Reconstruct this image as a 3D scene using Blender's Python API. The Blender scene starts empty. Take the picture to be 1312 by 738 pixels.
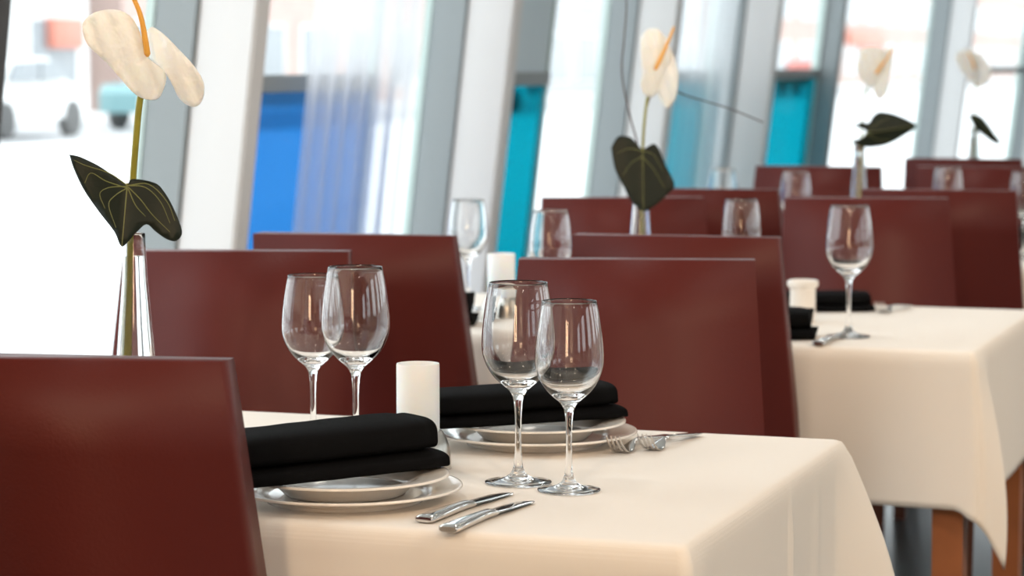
import bpy, bmesh, math, random
from mathutils import Vector, Matrix, Euler, geometry
random.seed(7)
sc = bpy.context.scene
col = sc.collection
R = math.radians

# ------------------------------------------------------------------ camera, sky, exposure
YAW, PITCH, F_PX = R(19.052), R(5.005), 3300.0
cam_d = bpy.data.cameras.new('camera')
cam_d.lens = F_PX / 1312 * 36
cam_d.sensor_width = 36
cam_d.clip_start = 0.05
cam_d.clip_end = 600
cam_d.dof.use_dof = True
cam_d.dof.focus_distance = 3.06
cam_d.dof.aperture_fstop = 6.6
cam = bpy.data.objects.new('camera', cam_d)
cam.location = (0, 0, 1.25)
cam.rotation_euler = (math.pi / 2 - PITCH, 0, YAW)
col.objects.link(cam)
sc.camera = cam

world = bpy.data.worlds.new('overcast_sky')
sc.world = world
world.use_nodes = True
bg = world.node_tree.nodes['Background']
bg.inputs[0].default_value = (0.90, 0.95, 1.0, 1)
bg.inputs[1].default_value = 3.5

sc.view_settings.view_transform = 'Standard'
sc.view_settings.look = 'None'
sc.view_settings.gamma = 1
sc.view_settings.use_curve_mapping = False
sc.view_settings.exposure = 0.0
LAMP_W = 7.8           # watts of each added ceiling lamp
LAMP_COL = (1.0, 0.965, 0.93)

cy = sc.cycles
cy.max_bounces = 20
cy.transmission_bounces = 18
cy.glossy_bounces = 6
cy.diffuse_bounces = 4
cy.transparent_max_bounces = 24
cy.caustics_refractive = True
cy.caustics_reflective = False
cy.blur_glossy = 0.5
cy.sample_clamp_indirect = 6.0

# ------------------------------------------------------------------ materials
def srgb(r, g, b):
    f = lambda c: (c / 255 / 12.92) if c / 255 <= 0.04045 else ((c / 255 + 0.055) / 1.055) ** 2.4
    return (f(r), f(g), f(b), 1)

def pmat(name, base, rough=0.5, metal=0.0, spec=0.5, bump=None, var=None, sheen=0.0, coat=0.0, trans=0.0, ior=1.45, sss=0.0):
    m = bpy.data.materials.new(name)
    m.use_nodes = True
    nt = m.node_tree
    b = nt.nodes['Principled BSDF']
    base = tuple(base) if len(base) == 4 else tuple(base) + (1,)
    b.inputs['Base Color'].default_value = base
    b.inputs['Roughness'].default_value = rough
    b.inputs['Metallic'].default_value = metal
    b.inputs['Specular IOR Level'].default_value = spec
    b.inputs['IOR'].default_value = ior
    b.inputs['Sheen Weight'].default_value = sheen
    b.inputs['Coat Weight'].default_value = coat
    b.inputs['Transmission Weight'].default_value = trans
    if sss:
        b.inputs['Subsurface Weight'].default_value = sss
        b.inputs['Subsurface Radius'].default_value = (0.01, 0.006, 0.004)
        b.inputs['Subsurface Scale'].default_value = 1.0
    tc = None
    if bump or var:
        tc = nt.nodes.new('ShaderNodeTexCoord')
    if var:                                   # (scale, amount): gentle tone variation of the stuff itself
        n = nt.nodes.new('ShaderNodeTexNoise')
        n.inputs['Scale'].default_value = var[0]
        n.inputs['Detail'].default_value = 4
        nt.links.new(tc.outputs['Object'], n.inputs['Vector'])
        mx = nt.nodes.new('ShaderNodeMix')
        mx.data_type = 'RGBA'
        mx.inputs['A'].default_value = tuple(c * (1 - var[1]) for c in base[:3]) + (1,)
        mx.inputs['B'].default_value = tuple(min(1, c * (1 + var[1])) for c in base[:3]) + (1,)
        nt.links.new(n.outputs['Fac'], mx.inputs['Factor'])
        nt.links.new(mx.outputs['Result'], b.inputs['Base Color'])
    if bump:                                  # (kind, scale, distance)
        if bump[0] == 'weave':
            w1 = nt.nodes.new('ShaderNodeTexWave'); w1.bands_direction = 'X'
            w2 = nt.nodes.new('ShaderNodeTexWave'); w2.bands_direction = 'Y'
            for w in (w1, w2):
                w.inputs['Scale'].default_value = bump[1]
                w.inputs['Distortion'].default_value = 0.6
                nt.links.new(tc.outputs['Object'], w.inputs['Vector'])
            ad = nt.nodes.new('ShaderNodeMath'); ad.operation = 'ADD'
            nt.links.new(w1.outputs['Fac'], ad.inputs[0]); nt.links.new(w2.outputs['Fac'], ad.inputs[1])
            src = ad.outputs[0]
        else:
            n2 = nt.nodes.new('ShaderNodeTexVoronoi' if bump[0] == 'grain' else 'ShaderNodeTexNoise')
            n2.inputs['Scale'].default_value = bump[1]
            nt.links.new(tc.outputs['Object'], n2.inputs['Vector'])
            src = n2.outputs[0]
        bp = nt.nodes.new('ShaderNodeBump')
        bp.inputs['Strength'].default_value = 0.5
        bp.inputs['Distance'].default_value = bump[2]
        nt.links.new(src, bp.inputs['Height'])
        nt.links.new(bp.outputs['Normal'], b.inputs['Normal'])
    return m

def glass_mat(name, color=(1, 1, 1, 1), ior=1.5):
    m = bpy.data.materials.new(name); m.use_nodes = True
    nt = m.node_tree
    for n in list(nt.nodes):
        if n.type != 'OUTPUT_MATERIAL': nt.nodes.remove(n)
    g = nt.nodes.new('ShaderNodeBsdfGlass')
    g.inputs['Color'].default_value = color
    g.inputs['Roughness'].default_value = 0
    g.inputs['IOR'].default_value = ior
    nt.links.new(g.outputs[0], nt.nodes['Material Output'].inputs[0])
    return m

def pane_mat(name, color):
    """thin sheet of clear or coloured glazing"""
    m = bpy.data.materials.new(name); m.use_nodes = True
    nt = m.node_tree
    for n in list(nt.nodes):
        if n.type != 'OUTPUT_MATERIAL': nt.nodes.remove(n)
    t = nt.nodes.new('ShaderNodeBsdfTransparent'); t.inputs[0].default_value = color
    g = nt.nodes.new('ShaderNodeBsdfGlossy'); g.inputs['Roughness'].default_value = 0.02
    mx = nt.nodes.new('ShaderNodeMixShader')
    mx.inputs[0].default_value = 0.05; nt.links.new(t.outputs[0], mx.inputs[1]); nt.links.new(g.outputs[0], mx.inputs[2])
    nt.links.new(mx.outputs[0], nt.nodes['Material Output'].inputs[0])
    return m

def sheer_mat(name, color, see):
    m = bpy.data.materials.new(name); m.use_nodes = True
    nt = m.node_tree
    for n in list(nt.nodes):
        if n.type != 'OUTPUT_MATERIAL': nt.nodes.remove(n)
    t = nt.nodes.new('ShaderNodeBsdfTransparent')
    d = nt.nodes.new('ShaderNodeBsdfDiffuse'); d.inputs[0].default_value = color
    tl = nt.nodes.new('ShaderNodeBsdfTranslucent'); tl.inputs[0].default_value = color
    a = nt.nodes.new('ShaderNodeMixShader'); a.inputs[0].default_value = 0.45
    b = nt.nodes.new('ShaderNodeMixShader'); b.inputs[0].default_value = see
    nt.links.new(d.outputs[0], a.inputs[1]); nt.links.new(tl.outputs[0], a.inputs[2])
    nt.links.new(a.outputs[0], b.inputs[1]); nt.links.new(t.outputs[0], b.inputs[2])
    nt.links.new(b.outputs[0], nt.nodes['Material Output'].inputs[0])
    return m

def emit_mat(name, color, strength):
    m = bpy.data.materials.new(name); m.use_nodes = True
    b = m.node_tree.nodes['Principled BSDF']
    b.inputs['Base Color'].default_value = color
    b.inputs['Emission Color'].default_value = color
    b.inputs['Emission Strength'].default_value = strength
    return m

M = {
    'leather': pmat('maroon_leather', (0.092, 0.0150, 0.0118), 0.43, bump=('noise', 260, 0.0006), var=(6, 0.10), spec=0.22),
    'piping': pmat('maroon_leather_piping', (0.12, 0.026, 0.021), 0.38, spec=0.35),
    'wood': pmat('orange_brown_wood', (0.30, 0.10, 0.035), 0.42, var=(14, 0.25)),
    'darkwood': pmat('dark_brown_wood', (0.11, 0.036, 0.02), 0.42, var=(14, 0.25)),
    'cloth': pmat('ivory_linen', (0.81, 0.752, 0.685), 0.75, spec=0.35, bump=('weave', 260, 0.00014), sheen=0.15),
    'napkin': pmat('black_napkin_cotton', (0.004, 0.004, 0.0045), 0.9, spec=0.08, bump=('weave', 420, 0.0003)),
    'china': pmat('glazed_white_china', (0.83, 0.79, 0.74), 0.10, spec=0.5),
    'steel': pmat('polished_steel', (0.72, 0.70, 0.68), 0.09, metal=1.0),
    'brushed': pmat('brushed_steel', (0.52, 0.50, 0.46), 0.30, metal=1.0),
    'glass': glass_mat('crystal_glass'),
    'vase': glass_mat('vase_glass', ior=1.48),
    'water': glass_mat('water', ior=1.33),
    'frost': pmat('frosted_white_glass', (0.90, 0.90, 0.90), 0.45, sss=0.6),
    'stem': pmat('olive_green_stem', (0.25, 0.23, 0.025), 0.45, var=(60, 0.2)),
    'leaf': pmat('dark_green_leaf', (0.008, 0.012, 0.006), 0.42, spec=0.28, var=(30, 0.25), bump=('noise', 90, 0.001)),
    'vein': pmat('pale_green_vein', (0.16, 0.17, 0.045), 0.45),
    'spathe': pmat('waxy_cream_spathe', (0.87, 0.855, 0.815), 0.28, spec=0.5, sss=0.35, bump=('noise', 60, 0.006)),
    'spadix': pmat('orange_spadix', (0.85, 0.42, 0.07), 0.5, bump=('grain', 700, 0.0008)),
    'twig': pmat('brown_dry_grass', (0.07, 0.035, 0.03), 0.6),
    'white_paint': pmat('white_painted_column', (0.66, 0.66, 0.67), 0.55),
    'grey_metal': pmat('grey_aluminium_frame', (0.25, 0.28, 0.295), 0.40, metal=0.0, spec=0.5),
    'grey_panel': pmat('pale_grey_panel', (0.58, 0.68, 0.74), 0.5),
    'dark_metal': pmat('dark_grey_frame', (0.06, 0.06, 0.065), 0.4),
    'bead': pmat('pale_green_glazing_bead', (0.50, 0.60, 0.58), 0.3),
    'pane': pane_mat('clear_pane', (0.97, 0.99, 0.98, 1)),
    'cyan': pane_mat('cyan_glass', (0.02, 0.425, 0.49, 1)),
    'blue': pane_mat('blue_glass', (0.13, 0.36, 0.60, 1)),
    'sheer': sheer_mat('white_sheer_voile', (0.80, 0.82, 0.86, 1), 0.38),
    'sheer_light': sheer_mat('thin_white_voile', (0.85, 0.87, 0.90, 1), 0.62),
    'wall': pmat('warm_white_plaster', (0.76, 0.68, 0.58), 0.8),
    'ceil': pmat('ceiling_white', (0.78, 0.75, 0.70), 0.8),
    'floor': pmat('dark_slate_floor', (0.045, 0.060, 0.065), 0.28, var=(2.5, 0.25)),
    'snow': pmat('bright_pavement', (0.70, 0.70, 0.70), 0.8, var=(0.15, 0.06)),
    'road': pmat('pale_asphalt', (0.42, 0.42, 0.43), 0.8),
    'facade_white': pmat('white_facade', (0.72, 0.71, 0.70), 0.8),
    'facade_pink': pmat('pink_brick_facade', (0.52, 0.38, 0.34), 0.8, var=(1.2, 0.15)),
    'facade_grey': pmat('grey_facade', (0.46, 0.47, 0.49), 0.8),
    'dark_glass': pmat('dark_shop_glass', (0.26, 0.28, 0.30), 0.15),
    'red_sign': pmat('red_shop_sign', (0.60, 0.22, 0.16), 0.5),
    'car_white': pmat('white_car_paint', (0.75, 0.75, 0.75), 0.2, coat=0.5),
    'car_teal': pmat('teal_car_paint', (0.18, 0.34, 0.36), 0.2, coat=0.5),
    'car_red': pmat('red_car_paint', (0.45, 0.12, 0.10), 0.2, coat=0.5),
    'tyre': pmat('black_rubber', (0.10, 0.10, 0.10), 0.7),
    'lamp_glow': emit_mat('added_warm_diffuser', (1, 0.80, 0.56, 1), 5.0),
    'sconce_glow': emit_mat('added_warm_shade', (1, 0.70, 0.44, 1), 24.0),
}

# ------------------------------------------------------------------ mesh helpers
def link(o, parent=None):
    col.objects.link(o)
    if parent is not None: o.parent = parent
    return o

def from_bm(name, bm, mat, parent=None, smooth=True, sharp=40):
    bmesh.ops.recalc_face_normals(bm, faces=bm.faces[:])
    me = bpy.data.meshes.new(name)
    bm.to_mesh(me); bm.free()
    me.materials.append(M[mat] if isinstance(mat, str) else mat)
    if smooth:
        me.shade_smooth()
        if sharp: me.set_sharp_from_angle(angle=R(sharp))
    return link(bpy.data.objects.new(name, me), parent)

def tag(o, label=None, cat=None, group=None, kind=None):
    if label: o['label'] = label
    if cat: o['category'] = cat
    if group: o['group'] = group
    if kind: o['kind'] = kind
    return o

def thing(name, label, cat, loc=(0, 0, 0), rz=0, group=None):
    o = bpy.data.objects.new(name, None)
    o.empty_display_size = 0.05
    o.location = loc; o.rotation_euler = (0, 0, rz)
    link(o)
    return tag(o, label, cat, group)

def copy_tree(o, parent=None):
    c = o.copy()
    col.objects.link(c)
    if parent is not None: c.parent = parent
    for ch in list(o.children): copy_tree(ch, c)
    return c

def box(bm, lo, hi, bevel=0.0, seg=2):
    vs = [bm.verts.new((x, y, z)) for z in (lo[2], hi[2]) for y in (lo[1], hi[1]) for x in (lo[0], hi[0])]
    fs = [bm.faces.new([vs[i] for i in q]) for q in ((0, 2, 3, 1), (4, 5, 7, 6), (0, 1, 5, 4), (2, 6, 7, 3), (0, 4, 6, 2), (1, 3, 7, 5))]
    if bevel:
        es = list({e for f in fs for e in f.edges})
        bmesh.ops.bevel(bm, geom=es, offset=bevel, segments=seg, affect='EDGES', profile=0.5)

def obox(name, lo, hi, mat, parent=None, bevel=0.0, seg=2):
    bm = bmesh.new(); box(bm, lo, hi, bevel, seg)
    return from_bm(name, bm, mat, parent)

def catmull(pts, n):
    out = []
    P = [Vector(p) for p in pts]
    for i in range(len(P) - 1):
        p0 = P[i - 1] if i else P[0] * 2 - P[1]
        p1, p2 = P[i], P[i + 1]
        p3 = P[i + 2] if i + 2 < len(P) else P[-1] * 2 - P[-2]
        for k in range(n):
            t = k / n
            out.append(0.5 * ((2 * p1) + (p2 - p0) * t + (2 * p0 - 5 * p1 + 4 * p2 - p3) * t * t + (3 * p1 - p0 - 3 * p2 + p3) * t ** 3))
    out.append(P[-1])
    return out

def lathe(bm, prof, seg=48):
    """prof: list of (r, z); points with r==0 become poles"""
    rings = []
    for r, z in prof:
        if r < 1e-6: rings.append([bm.verts.new((0, 0, z))])
        else: rings.append([bm.verts.new((r * math.cos(2 * math.pi * k / seg), r * math.sin(2 * math.pi * k / seg), z)) for k in range(seg)])
    for a, b in zip(rings, rings[1:]):
        for k in range(seg):
            k2 = (k + 1) % seg
            if len(a) == 1 and len(b) == 1: continue
            if len(a) == 1: bm.faces.new((a[0], b[k2], b[k]))
            elif len(b) == 1: bm.faces.new((a[k], a[k2], b[0]))
            else: bm.faces.new((a[k], a[k2], b[k2], b[k]))

def tube(bm, pts, rad, seg=10, cap=True):
    pts = [Vector(p) for p in pts]
    n = len(pts)
    rads = rad if isinstance(rad, (list, tuple)) else [rad] * n
    up = Vector((0.13, 0.97, 0.21))
    rings = []
    prev = None
    for i, p in enumerate(pts):
        t = (pts[min(i + 1, n - 1)] - pts[max(i - 1, 0)]).normalized()
        a = prev if prev is not None else up
        x = (a - t * a.dot(t))
        if x.length < 1e-5: x = t.orthogonal()
        x.normalize(); y = t.cross(x); prev = x
        rings.append([bm.verts.new(p + (x * math.cos(2 * math.pi * k / seg) + y * math.sin(2 * math.pi * k / seg)) * rads[i]) for k in range(seg)])
    for a, b in zip(rings, rings[1:]):
        for k in range(seg):
            bm.faces.new((a[k], a[(k + 1) % seg], b[(k + 1) % seg], b[k]))
    if cap:
        bm.faces.new(rings[0][::-1]); bm.faces.new(rings[-1])

def loft(bm, rings, cap=True, closed=True):
    vr = [[bm.verts.new(p) for p in r] for r in rings]
    n = len(vr[0])
    for a, b in zip(vr, vr[1:]):
        for k in range(n if closed else n - 1):
            bm.faces.new((a[k], a[(k + 1) % n], b[(k + 1) % n], b[k]))
    if cap:
        bm.faces.new(vr[0][::-1]); bm.faces.new(vr[-1])
    return vr

def superellipse(w, h, n=24, e=2.6):
    out = []
    for k in range(n):
        a = 2 * math.pi * k / n
        c, s = math.cos(a), math.sin(a)
        out.append((w * math.copysign(abs(c) ** (2 / e), c), h * math.copysign(abs(s) ** (2 / e), s)))
    return out

# ------------------------------------------------------------------ the room shell
LEAN = 0.115                                     # the glazed wall leans inwards as it rises
ZT = 3.4
def lean_x(x, z): return x + LEAN * (z - 1.25)

def lean_box(bm, x0, x1, y0, y1, z0, z1, bevel=0.0):
    vs = []
    for z in (z0, z1):
        for y in (y0, y1):
            for x in (x0, x1):
                vs.append(bm.verts.new((lean_x(x, z), y, z)))
    fs = [bm.faces.new([vs[i] for i in q]) for q in ((0, 2, 3, 1), (4, 5, 7, 6), (0, 1, 5, 4), (2, 6, 7, 3), (0, 4, 6, 2), (1, 3, 7, 5))]
    if bevel:
        bmesh.ops.bevel(bm, geom=list({e for f in fs for e in f.edges}), offset=bevel, segments=2, affect='EDGES')

def lean_part(name, x0, x1, y0, y1, z0, z1, mat, parent=None, bevel=0.0):
    bm = bmesh.new(); lean_box(bm, x0, x1, y0, y1, z0, z1, bevel)
    return from_bm(name, bm, mat, parent)

YA, YB, XR = -5.0, 27.0, 6.0
tag(obox('floor', (-3.25, YA, -0.12), (XR, YB, 0), 'floor'), 'dark slate floor of the dining room', kind='structure')
tag(obox('ceiling', (-3.0, YA, ZT), (XR, YB, ZT + 0.15), 'ceil'), 'white ceiling of the dining room', kind='structure')
RW = [(-3.6 + 3.0 * i, -1.9 + 3.0 * i) for i in range(10)]     # window openings added to the unseen right wall for daylight
WZ0, WZ1 = 1.0, 2.6
bm = bmesh.new()
box(bm, (XR, YA, 0), (XR + 0.15, YB, WZ0)); box(bm, (XR, YA, WZ1), (XR + 0.15, YB, ZT))
edges_y = [YA] + [v for ab in RW for v in ab] + [YB]
for p, q in zip(edges_y[0::2], edges_y[1::2]): box(bm, (XR, p, WZ0), (XR + 0.15, q, WZ1))
tag(from_bm('wall_right', bm, 'wall'), 'warm plaster wall with added windows on the far side of the room', kind='structure')
tag(obox('wall_back', (-3.2, YA - 0.15, 0), (XR, YA, ZT), 'wall'), 'warm plaster wall behind the camera', kind='structure')
tag(obox('wall_front', (-3.2, YB, 0), (XR, YB + 0.15, ZT), 'wall'), 'warm plaster wall at the far end', kind='structure')

def struct(name, loc=(0, 0, 0)):
    o = bpy.data.objects.new(name, None); o.location = loc; o.empty_display_size = 0.1
    link(o); o['kind'] = 'structure'
    return o

COLS = [1.99, 3.96, 5.93, 7.90, 9.87, 11.61, 13.81, 17.22, 21.69, 23.66, 25.63]
WHITE = {5.93, 7.90, 9.87, 11.61, 17.22, 21.69, 25.63, 1.99}
n_tr = 0
for i, y in enumerate(COLS):
    n_tr += 1
    t = struct('trim_%d' % n_tr)
    t['label'] = 'slanting window support of the glazed wall'
    lean_part('mullion', -3.02, -2.90, y - 0.01, y + 0.08, 0, ZT, 'grey_metal', t, 0.004)
    lean_part('glazing_bead', -3.045, -3.02, y - 0.012, y + 0.03, 0, ZT, 'bead', t)
    if y in WHITE:
        lean_part('column', -2.90, -2.74, y, y + 0.085, 0, ZT, 'white_paint', t, 0.006)
n_tr += 1
t = struct('trim_%d' % n_tr)
t['label'] = 'dark slim mullion at the left edge'
lean_part('mullion', -2.79, -2.73, 4.59, 4.71, 0, ZT, 'dark_metal', t, 0.004)

# glazing, bay by bay: kind of the lower and upper pane
TZ0, TZ1 = 1.165, 1.215
def window(n, y0, y1, split, lower, upper, label):
    w = struct('window_%d' % n); w['label'] = label
    if lower:
        lean_part('transom', -3.024, -2.995, y0, split, TZ0, TZ1, 'grey_metal', w, 0.003)
        lean_part('pane', -3.02, -3.008, y0, split, 0.03, TZ0, lower, w)
        lean_part('pane', -3.02, -3.008, y0, split, TZ1, ZT, upper, w)
        lean_part('jamb', -3.022, -3.000, split - 0.02, split, 0.03, ZT, 'bead', w)
    if split < y1:
        lean_part('pane', -3.02, -3.008, split, y1, 0.03, ZT, 'pane', w)
    lean_part('bottom_rail', -3.04, -2.95, y0, y1, 0, 0.05, 'grey_metal', w)
BAYS = [(2.07, 3.96, 2.07, None, None),
        (4.04, 5.92, 4.04, None, None), (6.01, 7.89, 7.42, 'blue', 'pane'), (7.98, 9.86, 9.13, 'cyan', 'grey_panel'),
        (9.95, 11.60, 11.45, 'cyan', 'pane'), (11.69, 13.80, 13.80, 'cyan', 'pane'), (13.89, 17.21, 13.89, None, None),
        (17.30, 21.68, 21.68, 'pane', 'pane'), (21.77, 23.65, 21.77, None, None), (23.74, 25.62, 23.74, None, None), (25.71, 27.0, 25.71, None, None)]
for i, (a, b) in enumerate(RW):
    w = struct('window_%d' % (len(BAYS) + 1 + i)); w['label'] = 'small framed window added in the unseen right hand wall'
    for z0, z1, y0, y1 in ((WZ0, WZ0 + 0.06, a, b), (WZ1 - 0.06, WZ1, a, b), (WZ0 + 0.06, WZ1 - 0.06, a, a + 0.06), (WZ0 + 0.06, WZ1 - 0.06, b - 0.06, b)):
        obox('frame_bar', (XR + 0.03, y0, z0), (XR + 0.10, y1, z1), 'grey_metal', w)
    obox('pane', (XR + 0.06, a + 0.06, WZ0 + 0.06), (XR + 0.07, b - 0.06, WZ1 - 0.06), 'pane', w)
for i, (a, b, s, lo, up) in enumerate(BAYS):
    lab = {'blue': 'blue lower glass pane under a grey transom', 'cyan': 'cyan lower glass pane under a grey transom'}.get(lo, 'tall clear window pane')
    window(i + 1, a, b, s, lo, up, lab)

tag(lean_part('added_wall_left', -3.02, -2.90, YA, 1.98, 0, ZT, 'wall'), 'solid plaster stretch added beside the camera to block window light', kind='structure')  # unseen solid stretch added in place of windows to cut their light

# sheer curtains hung inside two of the bays
def curtain(label, y0, y1, folds, amp, xin, seed, mat='sheer'):
    rnd = random.Random(seed)
    bm = bmesh.new()
    NY, NZ = folds * 10, 10
    ph = [rnd.uniform(-0.5, 0.5) for _ in range(folds + 2)]
    am = [rnd.uniform(0.5, 1.2) for _ in range(folds + 2)]
    rows = []
    for j in range(NZ + 1):
        z = 0.04 + (ZT - 0.06) * j / NZ
        row = []
        for i in range(NY + 1):
            u = i / NY
            k = int(u * folds); fr = u * folds - k
            a = amp * (am[k] * (1 - fr) + am[k + 1] * fr)
            w = math.sin(2 * math.pi * u * folds + (ph[k] * (1 - fr) + ph[k + 1] * fr)) * a
            yy = y0 + (y1 - y0) * u + 0.4 * a * math.cos(4 * math.pi * u * folds) * 0.5
            row.append(bm.verts.new((lean_x(xin, z) + w, yy, z)))
        rows.append(row)
    for a, b in zip(rows, rows[1:]):
        for i in range(NY): bm.faces.new((a[i], a[i + 1], b[i + 1], b[i]))
    o = from_bm('sheer_curtain', bm, mat, sharp=None)
    tag(o, label, 'curtain', 'sheer curtains on the window wall')
    return o
curtain('sheer white curtain gathered over the blue pane behind the left chairs', 6.72, 7.55, 7, 0.022, -2.925, 1)
curtain('sheer white curtain over the cyan pane behind the middle flower', 10.45, 11.56, 8, 0.022, -2.925, 2, 'sheer_light')

# unseen recessed ceiling lamps, added to raise the light in the room
def added_ceiling_lamp(x, y, k):
    t = thing('added_ceiling_lamp', 'added unseen round ceiling lamp with warm diffuser', 'lamp', (x, y, ZT), group='added ceiling lamps')
    bm = bmesh.new(); lathe(bm, [(0.16, -0.001), (0.19, -0.001), (0.19, -0.018), (0.16, -0.022), (0.16, -0.001)], 32)
    from_bm('rim', bm, 'brushed', t)
    bm = bmesh.new(); lathe(bm, [(0, -0.012), (0.16, -0.012), (0.16, -0.002), (0, -0.002)], 32)
    from_bm('diffuser', bm, 'lamp_glow', t)
    ld = bpy.data.lights.new('added_ceiling_light', 'AREA')
    ld.shape = 'DISK'; ld.size = 0.30; ld.energy = LAMP_W; ld.color = LAMP_COL
    lo = bpy.data.objects.new('added_ceiling_light', ld); lo.location = (0, 0, -0.03)
    link(lo, t)
k = 0
for x in (-1.4, 1.0, 3.6):
    for y in (-3.2, -0.6, 2.0, 4.6, 7.2, 10.5, 14.5, 19.5):
        added_ceiling_lamp(x, y, k); k += 1

# unseen warm spotlights, added to brighten front and right faces of the tables
def spotlight(label, loc, aim, watts, size=62):
    t = thing('added_spotlight', label, 'lamp', loc, group='added warm spotlights')
    d = (Vector(aim) - Vector(loc)).normalized()
    q = d.to_track_quat('-Z', 'Y')
    bm = bmesh.new(); box(bm, (-0.04, -0.12, 0.10), (0.04, 0.12, 0.13), 0.004); box(bm, (-0.008, -0.008, 0.0), (0.008, 0.008, 0.10)); from_bm('bracket', bm, 'dark_metal', t)
    bm = bmesh.new(); lathe(bm, [(0.02, 0.12), (0.05, 0.11), (0.065, 0.06), (0.075, -0.04), (0.075, -0.075), (0.070, -0.075), (0.069, -0.04), (0.02, 0.02), (0.0, 0.02)], 28)
    h = from_bm('lamp_head', bm, 'dark_metal', t); h.rotation_mode = 'QUATERNION'; h.rotation_quaternion = q
    ld = bpy.data.lights.new('added_spotlight_light', 'SPOT')
    ld.energy = watts; ld.color = (1.0, 0.76, 0.53); ld.spot_size = R(size); ld.spot_blend = 0.8; ld.shadow_soft_size = 0.07
    lo = bpy.data.objects.new('added_spotlight_light', ld); lo.rotation_mode = 'QUATERNION'; lo.rotation_quaternion = q
    lo.location = d * 0.08
    link(lo, t)
spotlight('added spotlight behind the camera on the window side', (-2.0, -1.6, ZT - 0.13), (-1.4, 3.2, 0.7), 45)
spotlight('added spotlight straight behind the camera', (-0.3, -2.0, ZT - 0.13), (-1.2, 3.6, 0.7), 150)
spotlight('added spotlight behind the camera on the room side', (1.6, -1.4, ZT - 0.13), (-1.0, 3.6, 0.7), 185)
spotlight('added spotlight right of the nearest table', (2.6, 1.6, ZT - 0.13), (-0.8, 3.6, 0.6), 165)
spotlight('added spotlight right of the second table', (2.6, 3.6, ZT - 0.13), (-0.8, 5.4, 0.6), 150)

# tall unseen lamps, added to mirror a warm streak in the wine glasses
for i, x in enumerate((0.1, 0.75)):
    t = thing('added_wall_lamp', ('left' if i == 0 else 'right') + ' one of two added tall warm lamps behind the camera', 'lamp', (x, YA + 0.06, 0.75), group='added tall lamps behind the camera')
    bm = bmesh.new(); box(bm, (-0.19, -0.055, -0.05), (0.19, -0.03, 1.95), 0.01); from_bm('backplate', bm, 'brushed', t)
    bm = bmesh.new(); box(bm, (-0.16, -0.03, 0), (0.16, 0.07, 1.9), 0.03, 3); from_bm('lamp_shade', bm, 'sconce_glow', t)

# ------------------------------------------------------------------ the street outside
tag(obox('street_ground', (-140, -80, -0.30), (-3.26, 320, -0.13), 'snow'), 'bright white pavement outside the windows', kind='structure')
tag(obox('yard_ground', (XR + 0.16, -80, -0.30), (90, 200, -0.13), 'snow'), 'bright pavement outside the added right hand windows', kind='structure')
tag(obox('road', (-29, -80, -0.13), (-22, 320, -0.11), 'road'), 'pale street outside the windows', kind='structure')

def building(name, label, x, y0, y1, h, mat, cols, sign=None, awning=None):
    t = thing(name, label, 'building', (x, (y0 + y1) / 2, -0.13))
    L = (y1 - y0) / 2
    obox('wall', (-10, -L, 0), (0, L, h), mat, t)
    obox('roof', (-10.2, -L - 0.1, h), (0.3, L + 0.1, h + 0.4), 'facade_grey', t)
    n = cols; w = 2 * L / n
    floors = int(h // 3.4)
    for f in range(floors):
        for i in range(n):
            yc = -L + w * (i + 0.5)
            z0 = 0.5 + f * 3.4
            fr = obox('window', (-0.02, yc - w * 0.34, z0), (0.06, yc + w * 0.34, z0 + 2.1), 'facade_white', t)
            obox('window_glass', (0.06, yc - w * 0.30, z0 + 0.1), (0.09, yc + w * 0.30, z0 + 2.0), 'dark_glass', fr)
    if sign:
        for yc, ww, z0, z1 in sign:
            obox('shop_sign', (0.05, yc - ww / 2, z0), (0.3, yc + ww / 2, z1), 'red_sign', t, 0.02)
    return t
building('white_shop_building', 'white shop building with red sign seen through the left window', -34, 31, 63, 9, 'facade_white', 8, sign=[(14.4, 1.7, 1.76, 2.55), (-6, 4, 2.2, 3.2)])
building('pink_building', 'pink brick building across the street behind the middle windows', -34, 65, 100, 11, 'facade_pink', 9)
building('grey_building', 'grey building across the street beside the pink brick one', -34, 102, 128, 10, 'facade_grey', 6)
building('long_pink_building', 'long pink brick building seen past the right flowers', -34, 130, 260, 11, 'facade_pink', 20, sign=[(-25, 12, 2.4, 3.4)])

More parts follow.
